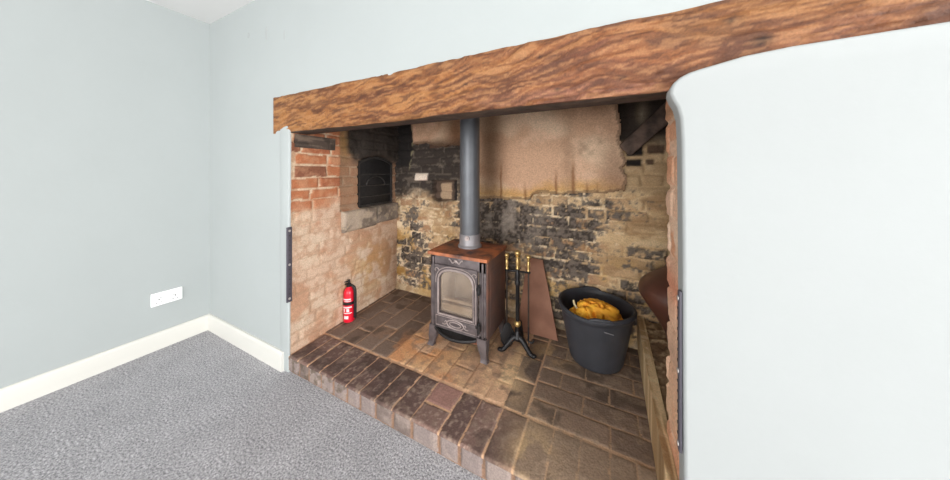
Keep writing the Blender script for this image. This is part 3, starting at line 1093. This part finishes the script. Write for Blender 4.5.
def glass_mat():
    m = bpy.data.materials.new('hazed_stove_glass')
    m.use_nodes = True
    nt = m.node_tree
    nt.nodes.remove(nt.nodes['Principled BSDF'])
    out = nt.nodes['Material Output']
    tr, di, gl = nt.nodes.new('ShaderNodeBsdfTransparent'), nt.nodes.new('ShaderNodeBsdfDiffuse'), nt.nodes.new('ShaderNodeBsdfGlossy')
    gl.inputs['Roughness'].default_value = .12
    tr.inputs['Color'].default_value = (.9, .86, .8, 1)
    n = nt.nodes.new('ShaderNodeTexNoise')
    n.inputs['Scale'].default_value = 5
    tc = nt.nodes.new('ShaderNodeTexCoord')
    nt.links.new(tc.outputs['Object'], n.inputs['Vector'])
    r = nt.nodes.new('ShaderNodeValToRGB')
    r.color_ramp.elements[0].position, r.color_ramp.elements[1].position = .35, .7
    r.color_ramp.elements[0].color, r.color_ramp.elements[1].color = L4(150, 130, 116), L4(240, 222, 204)
    nt.links.new(n.outputs['Fac'], r.inputs['Fac'])
    nt.links.new(r.outputs['Color'], di.inputs['Color'])
    m1, m2 = nt.nodes.new('ShaderNodeMixShader'), nt.nodes.new('ShaderNodeMixShader')
    m1.inputs['Fac'].default_value = .22  # pale diffuse haze mixed in to brighten the view into the firebox
    m2.inputs['Fac'].default_value = .10
    nt.links.new(tr.outputs[0], m1.inputs[1])
    nt.links.new(di.outputs[0], m1.inputs[2])
    nt.links.new(m1.outputs[0], m2.inputs[1])
    nt.links.new(gl.outputs[0], m2.inputs[2])
    nt.links.new(m2.outputs[0], out.inputs['Surface'])
    return m


SX, SY = -.803, 1.395          # centre of the stove front
stove = thing('wood_stove', 'grey cast iron wood burning stove with arched glass door and rusty top', 'stove', (SX, SY, ZH + .007))
hw, dp, zb, zt = .192, .315, .105, .572     # body half width, depth, bottom and top above the hearth
bm = bmesh.new()
t_ = .012
box(bm, (-hw, .012, zb), (hw, dp, zb + t_), .003)
box(bm, (-hw, dp - t_, zb), (hw, dp, zt), .003)
box(bm, (-hw, .012, zt - t_), (hw, dp, zt), .003)
box(bm, (-hw, .0, zt - .07), (hw, .014, zt), .004)         # front frame around the door
box(bm, (-hw, .0, zb), (-hw + .035, .014, zt), .004)
box(bm, (hw - .045, .0, zb), (hw, .014, zt), .004)
box(bm, (-hw, .0, zb), (hw, .014, zb + .035), .004)
for x in (-hw + .02, hw - .02):                            # raised corner mouldings
    box(bm, (x - .007, -.006, zb + .02), (x + .007, .004, zt - .01), .004)
obj('body', bm, M_STOVE, stove)
for s in (-1, 1):
    bm = bmesh.new()
    box(bm, (s * hw - .006, .008, zb), (s * hw + .006, dp, zt), .003)
    box(bm, (s * (hw + .004) - .004, .05, zb + .05), (s * (hw + .004) + .004, dp - .04, zt - .06), .004)
    obj('side_panel', bm, M_RUSTS, stove)
bm = bmesh.new()
for y, z0, z1 in ((dp - .05, zb + .02, zt - .02),):
    box(bm, (-hw + .02, y, z0), (hw - .02, y + .02, z1), .003)
for s in (-1, 1):
    box(bm, (s * (hw - .02) - .008, .03, zb + .02), (s * (hw - .02) + .008, dp - .05, zt - .03), .003)
obj('fire_bricks', bm, M_FIREBRICK, stove)
bm = bmesh.new()
box(bm, (-.15, .030, .215), (.15, .05, .262), .006)
cyl(bm, (-.15, .036, .288), (.15, .036, .288), .010, seg=12)
obj('log_guard', bm, mat('pale_bar', L4(226, 212, 198), .7, noise=.1, nscale=20), stove)  # one pale colour for the guard and its bar
bm = bmesh.new()
box(bm, (-.15, .06, zb + .02), (.15, dp - .06, .21), .02)
obj('ash_bed', bm, M_LOG, stove)
bm = bmesh.new()
prism(bm, [(-.205, -.018), (.207, -.018), (.207, .10), (.205, .326), (-.205, .326), (-.207, .10)], .02, Matrix.Translation((0, 0, zt + .022)) @ Matrix.Rotation(math.radians(-90), 4, 'X'), .006, 3)
obj('top_plate', bm, M_RUST, stove)
# door
dr = bpy.data.objects.new('door', None)
bm = bmesh.new()
dl, dr_, db, dt = -.155, .142, zb + .03, zt - .055
gx0, gx1, gz0 = -.120, .110, .222
gcx, ghw = (gx0 + gx1) / 2, (gx1 - gx0) / 2


def door_arch(inset, n=16, base=None):
    hw_ = ghw - inset
    b0 = gz0 + inset if base is None else base
    pts = [(gcx - hw_, b0), (gcx + hw_, b0)]
    for k in range(n + 1):
        a_ = math.pi * k / n
        e = .75
        cx_ = math.copysign(abs(math.cos(a_)) ** e, math.cos(a_)) * hw_
        pts.append((gcx + cx_, .405 + (.083 - inset) * math.sin(a_) ** e))
    return pts


inner = door_arch(0)
# outer rectangle sampled to match, so the face of the door is one ring with an arched hole
def to_rect(x, z):
    cx_, cz_ = gcx, .34
    dx, dz = x - cx_, z - cz_
    s = 1e9
    if dx > 1e-6: s = min(s, (dr_ - cx_) / dx)
    if dx < -1e-6: s = min(s, (dl - cx_) / dx)
    if dz > 1e-6: s = min(s, (dt - cz_) / dz)
    if dz < -1e-6: s = min(s, (.195 - cz_) / dz)
    return cx_ + dx * s, cz_ + dz * s


ring = []
for k in range(len(inner)):
    (x0, z0), (x1, z1) = inner[k], inner[(k + 1) % len(inner)]
    m_ = 8 if k == 0 else 1
    m_ = 6 if k in (1, len(inner) - 1) else m_
    for q in range(m_):
        ring.append((x0 + (x1 - x0) * q / m_, z0 + (z1 - z0) * q / m_))
orect = [to_rect(*p_) for p_ in ring]
for yA in (-.012,):
    va = [bm.verts.new((x, yA, z)) for x, z in orect]
    vb = [bm.verts.new((x, yA, z)) for x, z in ring]
    vc = [bm.verts.new((x, .006, z)) for x, z in orect]
    vd = [bm.verts.new((x, .012, z)) for x, z in ring]
    for k in range(len(ring)):
        q = (k + 1) % len(ring)
        bm.faces.new((va[k], va[q], vb[q], vb[k]))
        bm.faces.new((va[k], vc[k], vc[q], va[q]))
        bm.faces.new((vb[k], vb[q], vd[q], vd[k]))
box(bm, (dl, -.012, db), (dr_, .006, .20), .003)
dr = obj('door', bm, M_STOVE, stove, angle=30)
bm = bmesh.new()
path = [(x, -.013, z) for x, z in door_arch(-.007)]
tube(bm, path + [path[0]], .0065, 8)
path = [(x, -.014, z) for x, z in door_arch(-.024, base=gz0 - .012)][1:] 
tube(bm, path[:1] + path[1:], .0035, 6)
obj('glass_rim', bm, M_LIGHTIRON, dr)
bm = bmesh.new()
prism(bm, door_arch(.001), .004, Matrix.Translation((0, .004, 0)))
obj('glass', bm, glass_mat(), dr, smooth=False)
bm = bmesh.new()
el = lambda cx_, cz_, rx, rz, a0=0, a1=2 * math.pi, n=24: [(cx_ + rx * math.cos(t), -.013, cz_ + rz * math.sin(t)) for t in np.linspace(a0, a1, n)]
tube(bm, el(-.005, .168, .058, .026), .004, 8)
tube(bm, el(-.005, .168, .04, .014), .003, 8)
for s in (-1, 1):
    tube(bm, [(-.005 + s * (.06 + .022 * k / 12) + .012 * math.cos(k / 2.2) * s, -.013, .168 + .012 * math.sin(k / 2.2)) for k in range(13)], .003, 6)
obj('oval_ornament', bm, M_LIGHTIRON, dr)
bm = bmesh.new()
tube(bm, [(dl + .012, -.013, .202), (dr_ - .012, -.013, .202), (dr_ - .012, -.013, .142), (dl + .012, -.013, .142), (dl + .012, -.013, .202)], .0025, 6)
obj('panel_moulding', bm, M_LIGHTIRON, dr)
for s in (-1, 1):
    bm = bmesh.new()
    for px, pz in ((dl + .014 if s < 0 else dr_ - .014, dt - .016),):
        tube(bm, [(px - s * .02 * math.cos(k / 3) * (1 - k / 16), -.013, pz - .02 + .02 * math.sin(k / 3) * (1 - k / 16)) for k in range(13)], .003, 6)
    obj('corner_scroll', bm, M_LIGHTIRON, dr)
for z in (.41, .19):
    bm = bmesh.new()
    cyl(bm, (dr_ + .012, -.016, z - .02), (dr_ + .012, -.016, z + .02), .009, seg=12)
    ball(bm, (dr_ + .012, -.016, z + .025), .007)
    ball(bm, (dr_ + .012, -.016, z - .025), .007)
    box(bm, (dr_ - .012, -.015, z - .009), (dr_ + .014, -.004, z + .009), .003)
    obj('hinge', bm, M_IRON, stove)
# little cast crest under the top plate
bm = bmesh.new()
ball(bm, (-.005, -.006, zt - .022), .011, 1.2, .6, 1)
for s in (-1, 1):
    tube(bm, [(-.005 + s * (.012 + .03 * k / 10), -.006, zt - .024 - .010 * math.sin(k / 10 * math.pi * 1.5)) for k in range(11)], [.006 - .0003 * k for k in range(11)], 8)
    ball(bm, (-.005 + s * .044, -.006, zt - .014), .006, 1, .6, 1)
obj('crest', bm, M_LIGHTIRON, stove)
# bowed ash lip
bm = bmesh.new()
lip = [(x, -.008 - .042 * (1 - (x / .15) ** 2), zb + .012 - .016 * (1 - (x / .15) ** 2)) for x in np.linspace(-.15, .135, 17)]
tube(bm, lip, .010, 8)
va = [bm.verts.new((x, .0, zb + .012)) for x, y, z in lip]
vb = [bm.verts.new((x, y, z)) for x, y, z in lip]
for k in range(len(lip) - 1):
    bm.faces.new((va[k], va[k + 1], vb[k + 1], vb[k]))
obj('ash_lip', bm, M_IRON, stove)
bm = bmesh.new()
box(bm, (-hw + .02, .004, zb - .03), (hw - .02, .016, zb + .006), .003)
obj('apron', bm, M_RUST, stove)
for sx in (-1, 1):
    for y, sy in ((.016, -1), (dp - .016, 1)):
        bm = bmesh.new()
        pr = [(.050, .128), (.050, .10), (.042, .06), (.033, .03), (.032, .012), (.037, .0)]
        vs = []
        for k, (w_, z) in enumerate(pr):
            t = max(0, 1 - z / .128)
            cx_, cy_ = sx * (hw - .026 + .020 * t ** 1.5), y + sy * .016 * t ** 1.5
            vs.append([bm.verts.new((cx_ + a_ * w_ * .62, cy_ + b_ * w_ * .55, z)) for a_, b_ in ((-1, -1), (1, -1), (1, 1), (-1, 1))])
        for a_, b_ in zip(vs, vs[1:]):
            for k in range(4):
                bm.faces.new((a_[k], a_[(k + 1) % 4], b_[(k + 1) % 4], b_[k]))
        bm.faces.new(vs[0])
        bm.faces.new(vs[-1])
        bmesh.ops.bevel(bm, geom=[e for e in bm.edges if abs(e.verts[0].co.z - e.verts[1].co.z) > .004], offset=.004, segments=2, affect='EDGES')
        obj('leg', bm, M_STOVE, stove)

# flue
M_FLUE = mat('grey_enamel_flue', L4(98, 100, 104), .42, metal=.3, noise=.12, nscale=9, bump=.05, bscale=30)
flue = thing('flue_pipe', 'grey round flue pipe rising from the stove top behind the beam', 'pipe', (-.812, 1.585, ZH + .598))
bm = bmesh.new()
lathe(bm, [(.066, .05), (.066, 1.45)], 40)
obj('pipe', bm, M_FLUE, flue)
bm = bmesh.new()
lathe(bm, [(.080, 0), (.080, .012), (.072, .02), (.0705, .026), (.0705, .085), (.068, .09), (.06, .09)], 40)
obj('collar', bm, mat('pale_grey_collar', L4(140, 136, 138), .45, metal=.3, noise=.15, nscale=12), flue)
bm = bmesh.new()
d_ = Vector((.812 * .45, -1.585, 0)).normalized()
cyl(bm, d_ * .06 + Vector((0, 0, .072)), d_ * .080 + Vector((0, 0, .072)), .017, .015, 18)
cyl(bm, d_ * .07 + Vector((0, 0, .072)), d_ * .086 + Vector((0, 0, .072)), .006, .006, 12)
obj('damper_cap', bm, M_LIGHTIRON, flue)

# ------------------------------------------------------------------ companion set
M_BLACK = mat('black_painted_iron', L4(34, 32, 33), .45, metal=.3, noise=.2, nscale=30)
M_BRASS = mat('tarnished_brass', L4(205, 172, 112), .36, metal=.75, noise=.2, nscale=25)
M_STEEL = mat('dark_steel_rod', L4(74, 66, 60), .4, metal=.6, noise=.2, nscale=25)
cs = thing('fire_tool_stand', 'black fire tool stand with brass finial and splayed feet right of the stove', 'stand', (-.476, 1.57, ZH + .004), rotz=math.radians(8))
bm = bmesh.new()
lathe(bm, [(0, .07), (.022, .07), (.028, .085), (.020, .105), (.014, .125), (.0, .125)], 20)
obj('base_hub', bm, M_BLACK, cs)
for a_ in (200, 340, 90):
    bm = bmesh.new()
    c_, s_ = math.cos(math.radians(a_)), math.sin(math.radians(a_))
    pts = curve_pts([(c_ * r_, s_ * r_, z) for r_, z in ((.005, .09), (.03, .078), (.06, .045), (.085, .016), (.108, .012))], 6)
    tube(bm, pts, [.020 - .008 * k / (len(pts) - 1) for k in range(len(pts))], 10)
    ball(bm, (c_ * .108, s_ * .108, .014), .0125, 1.3, 1.1, .9)
    obj('foot', bm, M_BLACK, cs)
bm = bmesh.new()
lathe(bm, [(.012, .12), (.012, .40), (.017, .41), (.017, .425), (.012, .435), (.016, .455), (.0155, .475), (.010, .49), (.010, .50)], 16)
obj('pole', bm, M_BLACK, cs)
bm = bmesh.new()
ball(bm, (0, 0, .168), .021)
obj('brass_ball', bm, M_BRASS, cs)
bm = bmesh.new()
lathe(bm, [(.009, .50), (.013, .505), (.009, .515), (.012, .535), (.0125, .55), (.008, .568), (.013, .575), (.013, .58), (.008, .585)], 16)
ball(bm, (0, 0, .600), .018)
obj('finial', bm, M_BRASS, cs)
bm = bmesh.new()
tube(bm, [(-.07, 0, .487), (.07, 0, .487)], .006, 8)
tube(bm, [(0, 0, .487), (0, .055, .487)], .006, 8)
for x, y in ((-.066, 0), (.066, 0), (0, .055)):
    tube(bm, [(x + .011 * math.cos(t), y + .011 * math.sin(t), .487) for t in np.linspace(0, 2 * math.pi, 13)], .003, 6)
obj('rack', bm, M_BLACK, cs)


def tool(name, label, dx, dy, head):
    c_, s_ = math.cos(math.radians(8)), math.sin(math.radians(8))
    x, y = -.476 + dx * c_ - dy * s_, 1.57 + dx * s_ + dy * c_
    t = thing(name, label, 'fire tool', (x, y, ZH + .004), 'fire tools hanging on the stand')
    bm = bmesh.new()
    lathe(bm, [(.006, .493), (.011, .498), (.0075, .508), (.0105, .525), (.0105, .54), (.007, .555), (.011, .562), (.007, .568)], 14)
    ball(bm, (0, 0, .58), .0145)
    obj('handle', bm, M_BRASS, t)
    bm = bmesh.new()
    cyl(bm, (0, 0, .15), (0, 0, .495), .0048, seg=10)
    obj('shaft', bm, M_STEEL, t)
    bm = bmesh.new()
    if head == 'shovel':
        n = 14
        ringv = []
        for k in range(n):
            a_ = 2 * math.pi * k / n
            px, pz = .044 * math.cos(a_) * (1 if math.sin(a_) < .3 else .75), .095 + .068 * math.sin(a_)
            ringv.append((px, pz))
        prism(bm, ringv, .005, Matrix.Translation((0, -.006, 0)), .002)
        tube(bm, [(px, -.006, pz) for px, pz in ringv] + [(ringv[0][0], -.006, ringv[0][1])], .004, 6)
        bmesh.ops.rotate(bm, verts=bm.verts[:], cent=(0, 0, .16), matrix=Matrix.Rotation(math.radians(35), 3, 'Z') @ Matrix.Rotation(math.radians(-7), 3, 'X'))
        obj('scoop', bm, M_BLACK, t)
    elif head == 'poker':
        tube(bm, curve_pts([(0, 0, .16), (0, 0, .10), (0, 0, .075), (.022, 0, .068), (.034, 0, .085)]), .0052, 8)
        cyl(bm, (0, 0, .08), (0, 0, .05), .005, .001, 8)
        obj('hook', bm, M_BLACK, t)
    else:
        lathe(bm, [(.008, .16), (.02, .15), (.022, .13), (.030, .06), (.028, .055)], 18)
        obj('bristles', bm, M_BLACK, t)
    return t


tool('hearth_shovel', 'brass handled black shovel hanging on the stove side of the tool stand', -.066, 0, 'shovel')
tool('fire_poker', 'brass handled thin poker hanging at the right of the tool stand', .066, 0, 'poker')
tool('hearth_brush', 'brass handled hearth brush hanging behind the pole of the tool stand', 0, .055, 'brush')

# ------------------------------------------------------------------ leaning board
bm = bmesh.new()
Mb = Matrix.Translation((-.43, 1.768, ZH + .008)) @ Matrix.Rotation(math.radians(-17), 4, 'X')
prism(bm, [(-.115, 0), (.163, 0), (.085, .30), (.035, .485), (-.075, .49), (-.09, .26)], .012, Mb, .002)
tag(obj('board', bm, mat('red_brown_board', L4(122, 80, 60), .75, color2=L4(146, 102, 80), nscale=7, bump=.1, bscale=50)), 'tapered red brown board leaning on the back wall behind the fire tools', 'board')

# ------------------------------------------------------------------ rubber bucket and its orange sack
M_RUBBER = mat('black_rubber', L4(54, 55, 60), .5, noise=.10, nscale=12, bump=.05, bscale=40)
BXc, BYc = -.045, 1.712
bk = thing('rubber_bucket', 'large black rubber bucket standing on the hearth at the right', 'bucket', (BXc, BYc, ZH + .008))
bm = bmesh.new()
prof = [(0, 0), (.128, 0), (.140, .006), (.146, .02), (.150, .04), (.170, .15), (.192, .275), (.196, .29), (.203, .295), (.207, .303), (.207, .314), (.202, .32), (.194, .32), (.190, .314), (.187, .295), (.166, .15), (.145, .03), (.13, .016), (0, .016)]
lathe(bm, prof, 56, closed=False)
for v_ in bm.verts:
    a_ = math.atan2(v_.co.y, v_.co.x)
    k = v_.co.z / .32
    v_.co.x *= 1 + .018 * k * math.cos(2 * a_ + .6)
    v_.co.y *= 1 - .02 * k * math.cos(2 * a_ + .6)
    v_.co.z += .006 * k * math.cos(2 * a_ + 1.0)
obj('tub', bm, M_RUBBER, bk)
for a_ in (-80, 100):
    bm = bmesh.new()
    c_, s_ = math.cos(math.radians(a_)), math.sin(math.radians(a_))
    pts = []
    for t in np.linspace(-1, 1, 17):
        an = math.radians(a_ + t * 16)
        pts.append((math.cos(an) * .203, math.sin(an) * .203, .312 + .012 * (1 - abs(t) ** 4)))
    tube(bm, pts, .0085, 10)
    obj('handle', bm, M_RUBBER, bk)
bm = bmesh.new()
pts = [(math.cos(math.radians(-76 + k * 2)) * (.194 - k * .0003), math.sin(math.radians(-76 + k * 2)) * (.194 - k * .0003), .262 - .002 * k) for k in range(8)]
tube(bm, pts, .0022, 6)
obj('scratch', bm, mat('pale_scuff', L4(128, 126, 128), .7), bk)

sack = thing('orange_sack', 'crumpled orange cloth sack lying inside the black bucket', 'sack', (BXc, BYc, ZH + .02))
bm = bmesh.new()
bmesh.ops.create_icosphere(bm, subdivisions=6, radius=1)
co = np.array([v_.co[:] for v_ in bm.verts])
az = np.arctan2(co[:, 1], co[:, 0])
n1 = fbm(co[:, 0] * 1.8 + 5, co[:, 1] * 1.8 + co[:, 2] * 1.3 + 7, 1200, 4) - .5
cre = np.abs(fbm(co[:, 0] * 2.6 + 3 + co[:, 2], co[:, 1] * 2.6 + 11 - co[:, 2], 1210, 3) - .5) * 2
rr = 1 + n1 * .45 - .28 * np.exp(-(cre / .10) ** 2)
px = co[:, 0] * rr * .152
py = co[:, 1] * rr * .135
pz = co[:, 2] * rr * .125 + .20
pz = np.minimum(pz, .335 + n1 * .05)
pz += .05 * (px / .135) * -.35
for v_, x, y, z in zip(bm.verts, px, py, pz):
    z = max(z, .015)
    x, y = x + .018, y - .02
    lim = float(np.interp(z, [.0, .03, .15, .295], [.12, .134, .155, .176])) - .004
    rad = math.hypot(x, y)
    if rad > lim:
        x, y = x * lim / rad, y * lim / rad
    v_.co = (x, y, z)
obj('cloth', bm, mat('orange_cloth', L4(255, 190, 58), .75, nscale=16, color2=L4(242, 156, 40), bump=.25, bscale=70), sack, angle=180)
bm = bmesh.new()
tube(bm, curve_pts([(-.118, -.04, .318), (-.112, -.05, .30), (-.098, -.062, .286), (-.078, -.072, .279), (-.055, -.074, .285)]), .0055, 8)
obj('cord', bm, mat('cream_cord', L4(222, 206, 160), .8), sack)

# ------------------------------------------------------------------ brown pot on the ledge
bm = bmesh.new()
lathe(bm, [(0, 0), (.06, 0), (.072, .008), (.085, .06), (.125, .13), (.17, .195), (.197, .24), (.203, .265), (.196, .295), (.170, .325), (.125, .36), (.09, .385), (.075, .41), (.085, .43), (.088, .44), (.075, .44), (.06, .41), (.0, .39)], 48)
pot = tag(obj('clay_pot', bm, mat('dark_brown_glaze', L4(96, 60, 48), .38, nscale=8, color2=L4(78, 48, 38), bump=.08, bscale=30), angle=60), 'big dark brown rounded pot on the raised ledge behind the jamb', 'pot')
pot.location = (.372, 1.70, .302)

# ------------------------------------------------------------------ fire extinguisher
M_RED = mat('red_enamel', L4(206, 20, 44), .32, noise=.05, nscale=10)
M_LABEL = mat('white_label', L4(236, 206, 208), .5)
ex = thing('fire_extinguisher', 'small red fire extinguisher standing by the left brick wall', 'fire extinguisher', (-1.69, 1.345, ZH + .005), rotz=math.radians(10))
r_ = .038
bm = bmesh.new()
lathe(bm, [(0, .004), (r_ - .006, 0), (r_, .006), (r_, .205), (r_ - .003, .222), (r_ - .011, .238), (.016, .247), (.013, .256), (0, .256)], 36)
obj('cylinder', bm, M_RED, ex)
bm = bmesh.new()
lathe(bm, [(.014, .25), (.016, .255), (.016, .272), (.011, .276), (.0, .276)], 18)
box(bm, (-.034, -.009, .262), (.026, .009, .27), .003)
obj('valve', bm, M_BLACK, ex)
bm = bmesh.new()
box(bm, (-.03, -.008, .28), (.03, .008, .287), .003, 2, Matrix.Rotation(math.radians(-8), 4, 'Y'))
box(bm, (-.006, -.007, .27), (.008, .007, .303), .003)
obj('lever', bm, M_BLACK, ex)
bm = bmesh.new()
tube(bm, curve_pts([(.014, 0, .264), (.036, .002, .258), (.048, .004, .235), (.050, .005, .19), (.050, .005, .10), (.049, .005, .03)]), [.008] * 10 + [.0105] * 31, 10)
obj('side_tube', bm, M_BLACK, ex)  # black tube down the right side of the cylinder
bm = bmesh.new()
lathe(bm, [(r_ + .0005, .128), (r_ + .0016, .129), (r_ + .0016, .149), (r_ + .0005, .15)], 36, closed=False)
obj('strap', bm, M_BLACK, ex)


def patch(z0, z1, a0, a1):
    bm = bmesh.new()
    n = 10
    lo = [bm.verts.new(((r_ + .0008) * math.cos(t), (r_ + .0008) * math.sin(t), z0)) for t in np.linspace(math.radians(a0), math.radians(a1), n)]
    hi = [bm.verts.new(((r_ + .0008) * math.cos(t), (r_ + .0008) * math.sin(t), z1)) for t in np.linspace(math.radians(a0), math.radians(a1), n)]
    for k in range(n - 1):
        bm.faces.new((lo[k], lo[k + 1], hi[k + 1], hi[k]))
    obj('label', bm, M_LABEL, ex)


patch(.166, .176, -118, -30)
patch(.155, .160, -100, -25)
patch(.108, .118, -120, -20)
patch(.080, .103, -75, -48)
patch(.080, .103, -112, -92)
patch(.068, .074, -120, -20)
patch(.03, .052, -105, -55)
